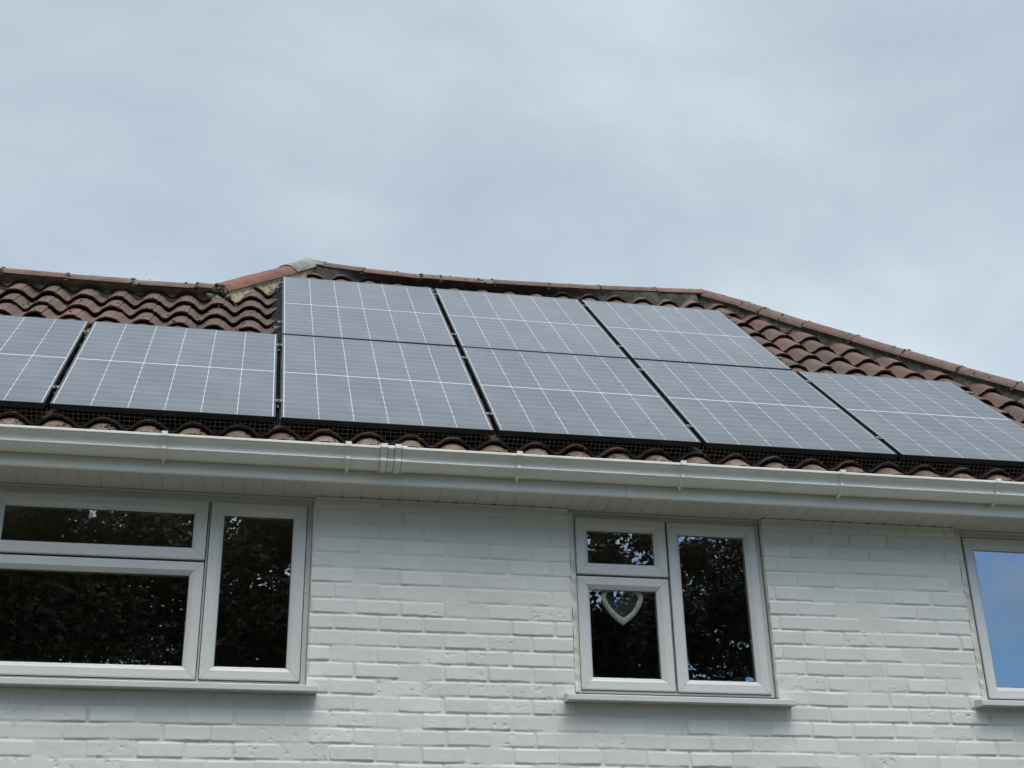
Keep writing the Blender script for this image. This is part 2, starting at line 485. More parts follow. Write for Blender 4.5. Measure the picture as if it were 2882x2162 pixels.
def window(x0, x1, z0, z1, lights, sill, label, joints_and_shade):
    """frame as the part; sashes, panes and sill as its sub-parts. z relative to the camera"""
    yf = YW + 0.034
    mb = MB()
    zb, zt = z0 + CZ, z1 + CZ
    mitred(mb, x0, x1, zb, zt, [(0, yf + 0.07), (0, yf), (0.052, yf), (0.055, yf + 0.003), (0.055, yf + 0.07)])
    for (ax, az0, az1) in joints_and_shade['mull']: mb.box((ax - 0.022, yf + 0.002, az0 + CZ), (ax + 0.022, yf + 0.07, az1 + CZ))
    for (az, ax0, ax1) in joints_and_shade['trans']: mb.box((ax0, yf + 0.0015, az - 0.022 + CZ), (ax1, yf + 0.07, az + 0.022 + CZ))
    fr = mb.build('window', M['upvc'], house, label=label)
    for (a, b_, c, d, proud) in lights:
        s = MB(); ys = yf - proud
        mitred(s, a, b_, c + CZ, d + CZ, sash_prof(ys))
        so = s.build('sash', M['upvc'], fr)
        p = MB(); i = 0.0665
        p.box((a + i, ys + 0.026, c + i + CZ), (b_ - i, ys + 0.030, d - i + CZ))
        p.build('pane', M['glass'], fr)
        sl_ = MB()                                  # dark strip painted as the shadow gap round the sash
        mitred(sl_, a - 0.0042, b_ + 0.0042, c - 0.0046 + CZ, d + 0.0046 + CZ, [(0, yf + 0.02), (0, yf - 0.0012), (0.006, yf - 0.0012), (0.006, yf + 0.02)], 0)
        sl_.build('seal', M['shadow_gap'], fr)
        gk = MB()                                  # black gasket round the glass
        mitred(gk, a + 0.0665, b_ - 0.0665, c + 0.0665 + CZ, d - 0.0665 + CZ, [(0, ys + 0.0255), (0.0045, ys + 0.0235), (0.0055, ys + 0.0255)], 0)
        gk.build('gasket', M['shadow_gap'], fr)
    s0, s1, szb, szt = sill
    sm = MB()
    yo = YW - 0.080
    prof = [(yf + 0.05, szt + 0.03 + CZ), (yf + 0.05, szb + CZ + 0.012), (yo + 0.014, szb + CZ), (yo, szb + CZ), (yo - 0.001, szb + 0.002 + CZ), (yo - 0.001, szt - 0.005 + CZ), (yo + 0.004, szt - 0.001 + CZ), (yo + 0.012, szt + CZ), (yf - 0.004, szt + 0.022 + CZ)]
    sm.extrude_x(prof, s0, s1)
    for e in (s0, s1):                             # end caps
        pr = [(p[0] + (0.002 if p[0] > YW else -0.002), p[1] + (0.0015 if p[1] > szt + CZ - 0.004 else -0.0015)) for p in prof]
        sm.extrude_x(pr, e - 0.003, e + 0.003)
    sm.build('sill', M['upvc'], fr)
    for (a, b_) in joints_and_shade['strips']:
        t = MB()
        nz = 34; y0 = YW - 0.004
        for k in range(nz):
            za = z0 - 0.005 + (z1 - z0 + 0.005) * k / nz + CZ; zb2 = z0 - 0.005 + (z1 - z0 + 0.005) * (k + 1) / nz + CZ
            j0 = seal_j[k % 40]; j1 = seal_j[(k + 1) % 40]
            pts = lambda z, j: [(a - j * 0.4, YW + 0.001 + j * 0.6, z), (a + (b_ - a) * 0.5, YW + 0.008 + j, z), (b_ + 0.004, YW + 0.030, z)]
            A = pts(za, j0); Bq = pts(zb2, j1)
            t.face([A[0], A[1], Bq[1], Bq[0]]); t.face([A[1], A[2], Bq[2], Bq[1]])
        t.build('sealant', M['sealant'], fr, smooth=True)
    return fr
seal_j = [rnd.uniform(-0.006, 0.006) for _ in range(41)]

ZS, ZH = 1.728, 2.722
window(-1.85, 0.322, ZS, ZH,
       [(-1.305, -0.221, 2.360, 2.684, 0.020), (-1.305, -0.221, 1.742, 2.350, 0.012), (-0.204, 0.292, 1.744, 2.684, 0.016), (-1.822, -1.322, 1.744, 2.684, 0.016)],
       (-1.92, 0.377, 1.672, 1.704), 'wide white window with dark panes left of the brick pier',
       dict(mull=[(-0.2125, ZS + 0.02, ZH - 0.02), (-1.3135, ZS + 0.02, ZH - 0.02)], trans=[(2.355, -1.29, -0.235)], strips=[(0.3285, 0.320)]))
window(1.744, 2.818, ZS, ZH,
       [(1.752, 2.264, 2.371, 2.694, 0.020), (1.752, 2.264, 1.744, 2.362, 0.012), (2.276, 2.792, 1.742, 2.694, 0.016)],
       (1.655, 2.886, 1.664, 1.695), 'white three-light window with the heart ornament behind its lower left pane',
       dict(mull=[(2.270, ZS + 0.02, ZH - 0.02)], trans=[(2.3665, 1.76, 2.255)], strips=[(1.712, 1.746), (2.826, 2.817)]))
window(4.048, 5.32, ZS + 0.012, ZH + 0.012,
       [(4.062, 5.306, 1.752, 2.690, 0.012)],
       (3.958, 5.42, 1.690, 1.720), 'white window reflecting blue sky at the right edge',
       dict(mull=[], trans=[], strips=[(4.004, 4.050)]))

# ---- soffit, fascia, wall trim
s = MB()
YF = 6.762                                  # fascia face
x = -5.0; pitch = 0.1032
row = []
while x < 6.5:
    row += [(x, ZT), (x + pitch - 0.006, ZT), (x + pitch - 0.003, ZT + 0.004)]
    x += pitch
for (a, b_) in zip(row[:-1], row[1:]):
    s.face([(a[0], YF + 0.012, a[1]), (b_[0], YF + 0.012, b_[1]), (b_[0], YW + 0.06, b_[1]), (a[0], YW + 0.06, a[1])])
s.build('soffit', M['soffit'], house)
t = MB()
for (a, b_) in ((0.334, 1.708), (2.832, 3.998)):
    t.extrude_x([(YW + 0.01, ZT - 0.001), (YW - 0.016, ZT - 0.001), (YW - 0.018, ZT - 0.005), (YW - 0.012, ZT - 0.011), (YW - 0.004, ZT - 0.014), (YW + 0.01, ZT - 0.014)], a, b_)
for (a, b_) in ((-1.86, 0.328), (1.712, 2.826), (4.004, 5.35)):
    t.extrude_x([(YW + 0.05, ZT - 0.001), (YW + 0.014, ZT - 0.001), (YW + 0.012, ZT - 0.010), (YW + 0.02, ZT - 0.013), (YW + 0.05, ZT - 0.013)], a, b_)
n = t; x = -5.0
while x < 6.5:
    xj = x + pitch - 0.003
    if (0.34 < xj < 1.70) or (2.84 < xj < 3.99):
        d = rnd.uniform(0.4, 1.0)
        n.box((xj - 0.010 * d, YW - 0.0215, ZT - 0.0045 * d - 0.0008), (xj + 0.012 * d, YW - 0.0165, ZT - 0.0008), 1)  # raised dark boxes stand for the shaded slits between soffit boards
    x += pitch
t.build('soffit_trim', [M['soffit'], M['shadow_gap']], house)
f = MB()
f.extrude_x([(YF + 0.02, ZT + 0.13), (YF, ZT + 0.13), (YF, ZT + 0.010), (YF - 0.001, ZT + 0.002), (YF + 0.001, ZT - 0.006), (YF + 0.006, ZT - 0.0085), (YF + 0.013, ZT - 0.006), (YF + 0.0135, ZT + 0.006), (YF + 0.02, ZT + 0.01)], -5.2, 6.75)
f.extrude_x([(YF - 0.0005, ZT + 0.07), (YF - 0.0045, ZT + 0.07), (YF - 0.0055, ZT - 0.006), (YF + 0.003, ZT - 0.0115), (YF + 0.010, ZT - 0.011), (YF + 0.010, ZT - 0.0085), (YF - 0.0005, ZT - 0.004)], 1.985, 2.025)
f.build('fascia', M['fascia'], house)

# ---- gutter: ogee section
def gut_prof(e=0.0):
    """(distance out from the fascia, height) of the outer face"""
    base = [(0.0, 0.0), (0.040, -0.001), (0.054, 0.003), (0.067, 0.012), (0.0765, 0.0225), (0.0825, 0.0258), (0.0848, 0.0288), (0.0835, 0.0318), (0.0795, 0.0345), (0.0775, 0.040), (0.0775, 0.047),
            (0.0800, 0.054), (0.0855, 0.0615), (0.0935, 0.069), (0.1020, 0.0755), (0.1070, 0.0805), (0.1085, 0.0838), (0.1125, 0.0842), (0.1145, 0.0862), (0.1145, 0.0965), (0.1125, 0.0985)]
    if e == 0: return base
    out = []
    for i, p in enumerate(base):
        a = base[max(i - 1, 0)]; b_ = base[min(i + 1, len(base) - 1)]
        tx, tz = b_[0] - a[0], b_[1] - a[1]; l = math.hypot(tx, tz)
        out.append((p[0] + tz / l * e, p[1] - tx / l * e))
    return out
GZ = 2.797 + CZ
def gut_section(e_out, inner):
    o = [(YF - 0.002 - d, GZ + z) for d, z in gut_prof(e_out)]
    i = [(YF - 0.002 - d, GZ + z) for d, z in gut_prof(inner)]
    return o + i[::-1]
def gut(mb, x0, x1, e, inner):
    sec = gut_section(e, inner)
    n = len(sec)
    vs = [(x0, p[0], p[1]) for p in sec] + [(x1, p[0], p[1]) for p in sec]
    mb.quads(vs, [(i, (i + 1) % n, n + (i + 1) % n, n + i) for i in range(n)] +
             [(i, i + 1, n - 2 - i, n - 1 - i) for i in range(n // 2 - 1)][:0])
    h = n // 2
    for i in range(h - 1):
        for base, flip in ((0, 0), (n, 1)):
            q = (base + i, base + i + 1, base + n - 2 - i, base + n - 1 - i)
            k = len(mb.v) - 2 * n
            mb.f.append(tuple(k + z for z in (q if flip else q[::-1]))); mb.mi.append(0); mb.col.append(None)
gm = MB(); gut(gm, -5.2, 0.70, 0.0, -0.0022); gut(gm, 0.7005, 6.75, 0.0002, -0.002)
# back leg of the gutter
gm.box((-5.2, YF - 0.0045, GZ + 0.0035), (6.75, YF - 0.0005, GZ + 0.050))
gutter = gm.build('gutter', M['gutter'], house, smooth=False)
for xb in (-2.31, -1.383, -0.455, 0.472, 1.374, 2.276, 3.192, 4.125, 5.04, 5.95):
    b_ = MB()
    gut(b_, xb - 0.009, xb + 0.009, 0.0085, 0.0006)
    b_.box((xb - 0.015, YF - 0.127, GZ + 0.084), (xb + 0.015, YF - 0.098, GZ + 0.108))        # clip over the lip
    b_.extrude_x([(YF - 0.001, GZ + 0.001), (YF - 0.001, GZ - 0.022), (YF - 0.006, GZ - 0.020), (YF - 0.052, GZ - 0.0055), (YF - 0.05, GZ - 0.0035)], xb - 0.006, xb + 0.006)
    b_.build('gutter_bracket', M['gutter'], gutter)
u_ = MB()
gut(u_, 0.630, 0.778, 0.0045, 0.0006)
for xa in (0.657, 0.731):
    gut(u_, xa - 0.017, xa + 0.017, 0.0095, 0.0040)
    u_.box((xa - 0.017, YF - 0.128, GZ + 0.086), (xa + 0.017, YF - 0.098, GZ + 0.108))
u_.build('gutter_union', M['gutter'], gutter)
dr = MB()                                   # dirt lines beside the union clips
for xa in (0.6385, 0.6755, 0.7125, 0.7495):
    gut(dr, xa - 0.0012, xa + 0.0012, 0.0054, 0.0046)
dr.build('dirt', M['shadow_gap'], gutter)

# ------------------------------------------------------------------ roof
# ridge and hip axes in roof coordinates (u, v), on the crest plane
RIDGE = [(0.217, 4.132), (0.647, 4.020), (1.088, 3.943), (1.40, 3.956), (1.70, 3.954), (2.03, 3.977), (2.62, 4.054), (3.12, 4.150), (3.553, 4.240)]
HIP_R = [(3.553, 4.240), (3.813, 3.896), (4.158, 3.300), (4.447, 2.897), (4.697, 2.529), (4.957, 2.140), (5.219, 1.805), (6.60, -0.08)]
RIDGE_L = [(-6.0, 3.030), (-1.972, 3.017), (-1.07, 2.990), (-0.450, 3.014)]
HIP_L = [(-0.450, 3.014), (0.030, 3.820), (0.217, 4.132)]
WAX = -0.028              # the axes lie a little under the crest plane
TOP = RIDGE_L[:-1] + HIP_L[:-1] + RIDGE + HIP_R[1:]
tu = np.array([p[0] for p in TOP]); tv = np.array([p[1] for p in TOP])
def vtop(u): return float(np.interp(u, tu, tv))

TW = 0.2268; U_CREST = 0.013; VE0 = -0.025; LIP = 0.031
def gauge(u): return 0.298 + 0.0065 * min(1, max(0, (u + 0.1) / 0.8))
def prof(s):
    """pantile section: sharp roll at s=0, wide trough, lowest a bit left of the middle"""
    s = s - 0.06 * math.sin(2 * math.pi * s)
    return -0.058 * (1 - ((1 + math.cos(2 * math.pi * s)) / 2) ** 1.02)

TONES = [(0.185, 0.092, 0.066), (0.160, 0.080, 0.060), (0.205, 0.098, 0.068), (0.140, 0.078, 0.062), (0.170, 0.095, 0.074), (0.125, 0.080, 0.066), (0.15, 0.084, 0.064), (0.19, 0.086, 0.060)]
def tile(mb, k, r, u0, r0):
    """one pantile: column k, row r; r = -1 is the short eaves course"""
    gq = gauge(u0)
    ve = VE0 + gq * r
    vend = ve + gq + 0.055
    vb = ve if r >= 0 else -0.150
    ns, nv = 20, 6
    lift = rnd.uniform(-0.003, 0.003); skew = rnd.uniform(-0.008, 0.008); dv = rnd.uniform(-0.009, 0.009) if r >= 0 else rnd.uniform(-0.006, 0.006)
    tilt = rnd.uniform(-0.003, 0.003)
    tone = rnd.choice(TONES); f = rnd.uniform(0.50, 0.88)
    if r < 0: tone = rnd.choice([(0.30, 0.20, 0.155), (0.27, 0.17, 0.13), (0.24, 0.135, 0.10), (0.31, 0.225, 0.18)])
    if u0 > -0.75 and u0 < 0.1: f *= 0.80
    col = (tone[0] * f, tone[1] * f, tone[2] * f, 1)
    sj = rnd.uniform(-0.004, 0.004)
    top = []
    for j in range(nv):
        v = vb + (vend - vb) * j / (nv - 1)
        lw = LIP * (1 - (v - ve) / gq)
        rowp = []
        for i in range(ns):
            s = -0.86 + 1.02 * i / (ns - 1)         # from the trough edge of the left tile to just past the roll
            u = u0 + s * TW + skew * (v - vb) + sj
            seam = 0.0
            wv = prof(s) + lw + lift + tilt * s - 0.008 * min(1, max(0, (-0.76 - s) / 0.10))
            if j == 0:
                wv += rnd.uniform(-0.0015, 0.0015)
            rowp.append((u, v + dv + (rnd.uniform(-0.003, 0.003) if j == 0 else 0), wv))
        top.append(rowp)
    # cut away what lies beyond the ridge and the hips
    vs = []; 
    def P(t_, dn=0.0): return rp(t_[0], t_[1], t_[2] - dn)
    th = 0.015
    for j in range(nv - 1):
        for i in range(ns - 1):
            q = (top[j][i], top[j][i + 1], top[j + 1][i + 1], top[j + 1][i])
            uc = (q[0][0] + q[1][0]) / 2; vc = (q[0][1] + q[2][1]) / 2
            if vc > vtop(uc) + 0.085: continue
            mb.face([P(p) for p in q], 0, col)
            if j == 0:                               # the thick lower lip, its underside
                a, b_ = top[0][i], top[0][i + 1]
                mb.face([P(a), P((a[0], a[1] + 0.004, a[2]), th), P((b_[0], b_[1] + 0.004, b_[2]), th), P(b_)], 0, tuple(c * 0.62 for c in col[:3]) + (1,))  # lip tone darkened: dirt plus underside shade put into the colour
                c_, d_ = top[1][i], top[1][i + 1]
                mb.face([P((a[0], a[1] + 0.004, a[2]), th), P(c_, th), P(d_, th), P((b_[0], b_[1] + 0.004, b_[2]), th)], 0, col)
            if i == ns - 2:
                a, b_ = top[j][ns - 1], top[j + 1][ns - 1]
                mb.face([P(a), P(a, 0.009), P(b_, 0.009), P(b_)], 0, col)

rt = MB()
for k in range(-19, 31):
    u0 = U_CREST + TW * k
    for r in range(-1, 15):
        vlo = (VE0 + gauge(u0) * r) if r >= 0 else -0.15
        if vlo > max(vtop(u0 - TW), vtop(u0)) + 0.09: continue
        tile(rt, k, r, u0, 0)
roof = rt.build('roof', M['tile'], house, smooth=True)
bpy.context.view_layer.update()
try:
    me = roof.data
    me.set_sharp_from_angle(angle=math.radians(40))
except Exception:
    pass

# underlay below the tiles and the slopes behind the ridge
ul = MB()
pts = [(-6.0, -0.10)] + [(-6.0, 3.0)] + [(p[0], p[1] - 0.02) for p in TOP[1:]]
cs = [pts[0]] + pts[1:]
for a, b_ in zip(TOP[:-1], TOP[1:]):
    ul.face([rp(a[0], -0.08, -0.10), rp(b_[0], -0.08, -0.10), rp(b_[0], b_[1] - 0.03, -0.10), rp(a[0], a[1] - 0.03, -0.10)])
ul.build('underlay', M['felt'], roof)
bk = MB()
tone = (0.15, 0.075, 0.055, 1)
def drop(p, dirv, zt): 
    k = (p.z - zt) / -dirv.z
    return p + dirv * k
ZE = rp(0, -0.1).z
back = Vector((0, math.cos(B), -math.sin(B))); side = Vector((math.cos(B), 0, -math.sin(B))); lside = Vector((-math.cos(B), 0, -math.sin(B)))
RP = [rp(*p) - Vector((0, 0, 0.03)) for p in RIDGE]; LP = [rp(*p) - Vector((0, 0, 0.03)) for p in RIDGE_L]
H = rp(*HIP_R[-1]) ; P2 = RP[-1]; P1 = RP[0]; L1 = LP[-1]
P2b = Vector((H.x, P2.y + (P2.z - ZE) / math.tan(B), ZE))
bk.face([P2, rp(*HIP_R[-1]), P2b], 0, tone)
for a, b_ in zip(RP[:-1], RP[1:]): bk.face([a, b_, drop(b_, back, ZE), drop(a, back, ZE)], 0, tone)
bk.face([P2, P2b, drop(P2, back, ZE)], 0, tone)
for a, b_ in zip(LP[:-1], LP[1:]): bk.face([a, b_, drop(b_, back, ZE), drop(a, back, ZE)], 0, tone)
P1b = drop(P1, back, ZE)
bk.face([P1, L1, Vector((L1.x, P1.y + 0.85, L1.z))], 0, tone); bk.face([P1, Vector((L1.x, P1.y + 0.85, L1.z)), Vector((L1.x, P1b.y, ZE)), P1b], 0, tone)
bk.build('rear_slope', M['tile'], roof)

# ---- ridge and hip tiles
def polyline(pts):
    P = [rp(p[0], p[1], WAX) for p in pts]
    acc = [0]
    for a, b_ in zip(P[:-1], P[1:]): acc.append(acc[-1] + (b_ - a).length)
    def at(s):
        s = min(max(s, 0), acc[-1])
        for i in range(len(acc) - 1):
            if s <= acc[i + 1] + 1e-9:
                return P[i].lerp(P[i + 1], (s - acc[i]) / (acc[i + 1] - acc[i]))
        return P[-1]
    return at, acc[-1]

def half_round(mb, a, b_, r0, r1, col, a0=16, a1=164, th=0.016, seg=14, lift=0.0, rough=0.0015, caps=True):
    t = (b_ - a).normalized()
    sidev = t.cross(Vector((0, 0, 1))).normalized()
    up = sidev.cross(t).normalized()
    nl = 5
    grid = []
    for q in range(nl + 1):
        f_ = q / nl
        c = a.lerp(b_, f_) + up * lift
        r_ = r0 + (r1 - r0) * f_
        ro = []; ri = []
        for i in range(seg + 1):
            an = math.radians(a0 + (a1 - a0) * i / seg)
            jr = rnd.uniform(-rough, rough)
            dirv = sidev * math.cos(an) + up * math.sin(an)
            ro.append(c + dirv * (r_ + jr)); ri.append(c + dirv * (r_ - th))
        grid.append((ro, ri))
    for q in range(nl):
        o0, i0 = grid[q]; o1, i1 = grid[q + 1]
        for i in range(seg):
            mb.face([o0[i], o0[i + 1], o1[i + 1], o1[i]], 0, col); mb.face([i0[i], i1[i], i1[i + 1], i0[i + 1]], 0, col)
        for i in (0, seg): mb.face([o0[i], o1[i], i1[i], i0[i]], 0, col)
    for q in ((0, nl) if caps else ()):
        o0, i0 = grid[q]
        for i in range(seg): mb.face([o0[i], i0[i], i0[i + 1], o0[i + 1]], 0, col)

def joint_lumps(mb, a, t, r, n=16, sz=0.012, lift=0.0):
    """irregular mortar squeezed out of a joint"""
    sidev = t.cross(Vector((0, 0, 1))).normalized(); up = sidev.cross(t).normalized()
    for i in range(n):
        an = math.radians(6 + 168 * (i + rnd.uniform(-0.3, 0.3)) / n)
        c = a + up * lift + (sidev * math.cos(an) + up * math.sin(an)) * (r - 0.004) + t * rnd.uniform(-0.010, 0.010)
        lump(mb, c, sz * rnd.uniform(0.5, 1.25))

ICO = None
def lump(mb, c, r, squash=1.0):
    global ICO
    if ICO is None:
        import bmesh
        bm = bmesh.new(); bmesh.ops.create_icosphere(bm, subdivisions=1, radius=1)
        ICO = ([v.co.copy() for v in bm.verts], [tuple(v.index for v in f_.verts) for f_ in bm.faces]); bm.free()
    vs = []
    for v in ICO[0]:
        j = rnd.uniform(0.72, 1.22)
        vs.append(c + Vector((v.x * r * j * 1.2, v.y * r * j, v.z * r * j * squash)))
    mb.quads(vs, ICO[1])

RTONES = [(0.175, 0.098, 0.072), (0.150, 0.086, 0.068), (0.19, 0.105, 0.076), (0.17, 0.11, 0.085), (0.135, 0.085, 0.07), (0.18, 0.12, 0.09)]
def run(pts, cuts, r=0.112, lift=0.0, first_grey=False, tones=RTONES, lumps=True):
    at, tot = polyline(pts)
    s = cuts + [tot]
    for i, (a, b_) in enumerate(zip(s[:-1], s[1:])):
        A = at(a); Bq = at(b_); j = Vector((rnd.uniform(-0.004, 0.004), rnd.uniform(-0.006, 0.006), rnd.uniform(-0.006, 0.005)))
        t = (Bq - A).normalized()
        tone = rnd.choice(tones); f_ = rnd.uniform(0.85, 1.12)
        mb = MB()
        half_round(mb, A + j - t * 0.001, Bq + j + t * 0.001, r * rnd.uniform(0.985, 1.015), r * rnd.uniform(0.985, 1.02), (tone[0] * f_, tone[1] * f_, tone[2] * f_, 1), lift=lift)
        mb.build('ridge_tile', M['tile'], roof, smooth=True)
        if lumps and i > 0:
            jl = MB(); joint_lumps(jl, A, t, r, lift=lift); jl.build('joint_mortar', M['mortar_dark'], roof, smooth=True)
# cuts measured along each run
at, tot = polyline(RIDGE); S0 = 0.10
run(RIDGE, [0.10, 0.44, 0.90, 1.06, 1.50, 1.955, 2.42, 2.93], lift=0.0)
run(HIP_R, [0.0, 0.46, 0.66, 1.12, 1.57, 2.02, 2.48, 2.93, 3.38, 3.83], lift=0.0)
run(RIDGE_L, [i * 0.4498 for i in range(0, 13)], lift=0.0)
run(HIP_L, [0.0, 0.50, 0.94], lift=0.006, tones=[(0.20, 0.075, 0.052), (0.235, 0.095, 0.062)], lumps=False)
# grey mitred cap where hip and ridge meet
cap = MB()
at, tot = polyline(HIP_L); half_round(cap, at(0.96), at(tot), 0.118, 0.121, None, lift=0.010, th=0.02)
at2, tot2 = polyline(RIDGE); half_round(cap, at2(0.0), at2(0.12), 0.121, 0.117, None, lift=0.006, th=0.02)
cap.build('ridge_cap', M['concrete'], roof, smooth=True, label='grey concrete cap where hip and ridge meet')

# ---- bedding mortar under the ridge and hip tiles
def bedding(pts, mat, name, depth, hip):
    at, tot = polyline(pts)
    mb = MB(); n = max(4, int(tot / 0.03))
    rows = []
    for i in range(n + 1):
        s_ = tot * i / n
        c = at(s_); t = (at(min(s_ + 0.02, tot)) - at(max(s_ - 0.02, 0))).normalized()
        sd = t.cross(Vector((0, 0, 1))).normalized()
        if sd.y > 0: sd = -sd
        nrm = EN; inw = (t.cross(nrm)).normalized()
        if inw.dot(EV) > 0: inw = -inw
        j = rnd.uniform(-0.007, 0.007)
        up_ = sd.cross(t); up_ = up_ if up_.z > 0 else -up_
        cp_ = c - EN * WAX
        loc_ = c - PC; uu, vv = loc_.dot(EU), loc_.dot(EV)
        if hip: dp = depth
        else:
            gq = gauge(uu); ve = VE0 + gq * math.floor((vv - VE0 + 0.015) / gq)
            dp = min(0.17, max(0.030, vv - ve - 0.012))
        rows.append([c + up_ * 0.060 + sd * 0.075, c + up_ * 0.028 + sd * (0.100 + 0.4 * j), cp_ + inw * (dp * 0.62 + j * 0.5) + nrm * (min(0.02, dp * 0.3 - 0.02) + j), cp_ + inw * (dp + j * 0.5) - nrm * (0.030 + j), cp_ + inw * (dp + 0.03) - nrm * 0.085])
    for a, b_ in zip(rows[:-1], rows[1:]):
        for k in range(4): mb.face([a[k], b_[k], b_[k + 1], a[k + 1]])
    mb.build(name, mat, roof, smooth=True)
bedding(RIDGE, M['mortar_dark'], 'bedding_mortar', 0.115, False)
bedding(HIP_R, M['mortar_dark'], 'bedding_mortar', 0.115, True)
bedding(RIDGE_L, M['mortar_grey'], 'bedding_mortar', 0.115, False)
bedding(HIP_L, M['mortar_pale'], 'bedding_mortar', 0.13, True)

fill = MB(); c0 = rp(-0.45, 3.014, WAX)
for i in range(34): lump(fill, c0 + Vector((rnd.uniform(-0.07, 0.07), rnd.uniform(-0.09, 0.03), rnd.uniform(-0.08, 0.075))), rnd.uniform(0.02, 0.034))
fill.build('junction_mortar', M['mortar_grey'], roof, smooth=True)

# moss and lichen
mo = MB(); li = MB()
for pts, n in ((RIDGE, 22), (HIP_R, 26), (RIDGE_L, 22)):
    at, tot = polyline(pts)
    for i in range(n):
        s_ = rnd.uniform(0, tot); c = at(s_); t = (at(min(s_ + 0.02, tot)) - at(max(s_ - 0.02, 0))).normalized()
        sd = t.cross(Vector((0, 0, 1))).normalized(); sd = sd if sd.y < 0 else -sd
        up_ = sd.cross(t); up_ = up_ if up_.z > 0 else -up_
        an = math.radians(rnd.uniform(14, 85))
        lump(mo, c + (sd * math.cos(an) + up_ * math.sin(an)) * 0.111, rnd.uniform(0.004, 0.010), 0.7)
at, tot = polyline(RIDGE_L); c = at(tot)
for i in range(12): lump(mo, c + Vector((rnd.uniform(-0.05, 0.06), -0.095 + rnd.uniform(-0.02, 0.02), rnd.uniform(0.0, 0.07))), rnd.uniform(0.008, 0.018))
for k in range(-8, 27):
    u0 = U_CREST + TW * k
    nl = rnd.choice([2, 4, 7, 10, 12])
    for i in range(nl):
        s_ = rnd.uniform(-0.24, 0.28); v_ = rnd.uniform(-0.145, -0.045)
        lump(li, rp(u0 + s_ * TW, v_, prof(s_) + LIP * (1 - (v_ - VE0 + gauge(u0)) / gauge(u0)) - 0.002), rnd.uniform(0.004, 0.011), 0.7)
    if rnd.random() < 0.5:
        for i in range(6):
            s_ = rnd.uniform(0.10, 0.34); v_ = rnd.uniform(-0.12, -0.03)
            lump(mo, rp(u0 + s_ * TW, v_, prof(s_) + LIP * (1 - (v_ - VE0 + gauge(u0)) / gauge(u0))), rnd.uniform(0.005, 0.011), 0.7)
for i in range(150):
    k = rnd.randint(-9, -1); r = rnd.randint(7, 9); u0 = U_CREST + TW * k; s = rnd.uniform(-0.6, 0.1); v = VE0 + gauge(u0) * r + rnd.uniform(0.0, 0.29)
    if v < vtop(u0) - 0.15:
        lump(mo, rp(u0 + s * TW, v, prof(s) + 0.033 * (1 - (v - VE0 - gauge(u0) * r) / 0.3)), rnd.uniform(0.004, 0.010), 0.5)
tag(mo.build('moss', M['moss'], roof, smooth=True), kind='stuff')
tag(li.build('lichen', M['lichen'], roof, smooth=True), kind='stuff')

# ------------------------------------------------------------------ solar panels
PW, PH, GX, GY = 1.134, 1.722, 0.0292, 0.0247
def make_panel():
    root = empty('solar_panel', P0, (B, 0, 0))
    f = MB(); lip = 0.011; tz = 0.0012
    # frame: four bars, black anodised, standing 1 mm proud of the glass
    def bar(a, b_): f.box(a, b_)
    bar((0, 0, -0.030), (PW, lip, tz)); bar((0, PH - lip, -0.030), (PW, PH, tz))
    bar((0, lip, -0.030), (lip, PH - lip, tz)); bar((PW - lip, lip, -0.030), (PW, PH - lip, tz))
    fo = f.build('frame', M['black_alu'], root, local=True)
    c = MB(); c.box((lip - 0.0005, lip - 0.0005, -0.006), (PW - lip + 0.0005, PH - lip + 0.0005, 0))
    co = c.build('cell_glass', M['cells'], root, local=True)
    j = MB(); j.box((0.03, 0.03, -0.0075), (PW - 0.03, PH - 0.03, -0.0062)); 
    jo = j.build('backsheet', M['felt'], root, local=True)
    return root
proto = make_panel()
PANELS = [(-2, 0, 'solar panel cut off by the left edge of the photo'), (-1, 0, 'solar panel in the lower row standing left of the step in the array'),
          (0, 0, 'lower row solar panel directly beneath the upper panel nearest the grey ridge cap'),
          (1, 0, 'lower row solar panel directly beneath the middle panel of the upper row'),
          (2, 0, 'lower row solar panel directly beneath the rightmost panel of the upper row'),
          (3, 0, 'rightmost solar panel, running out at the right edge under the hip'),
          (0, 1, 'upper row solar panel nearest the grey ridge cap'),
          (1, 1, 'middle solar panel of the three in the upper row'),
          (2, 1, 'rightmost solar panel of the upper row beside bare tiles')]
for i, (c, r, lab) in enumerate(PANELS):
    if i == 0: o = proto
    else:
        o = proto.copy(); link(o)
        for ch in proto.children:
            d = ch.copy(); link(d); d.parent = o
    o.location = P0 + EU * (c * (PW + GX)) + EV * (r * (PH + GY)) + EN * rnd.uniform(-0.001, 0.001)
    o.rotation_euler = (B + rnd.uniform(-0.0012, 0.0012), rnd.uniform(-0.0012, 0.0012), 0)
    tag(o, lab, 'solar panel', 'solar panels on the roof')

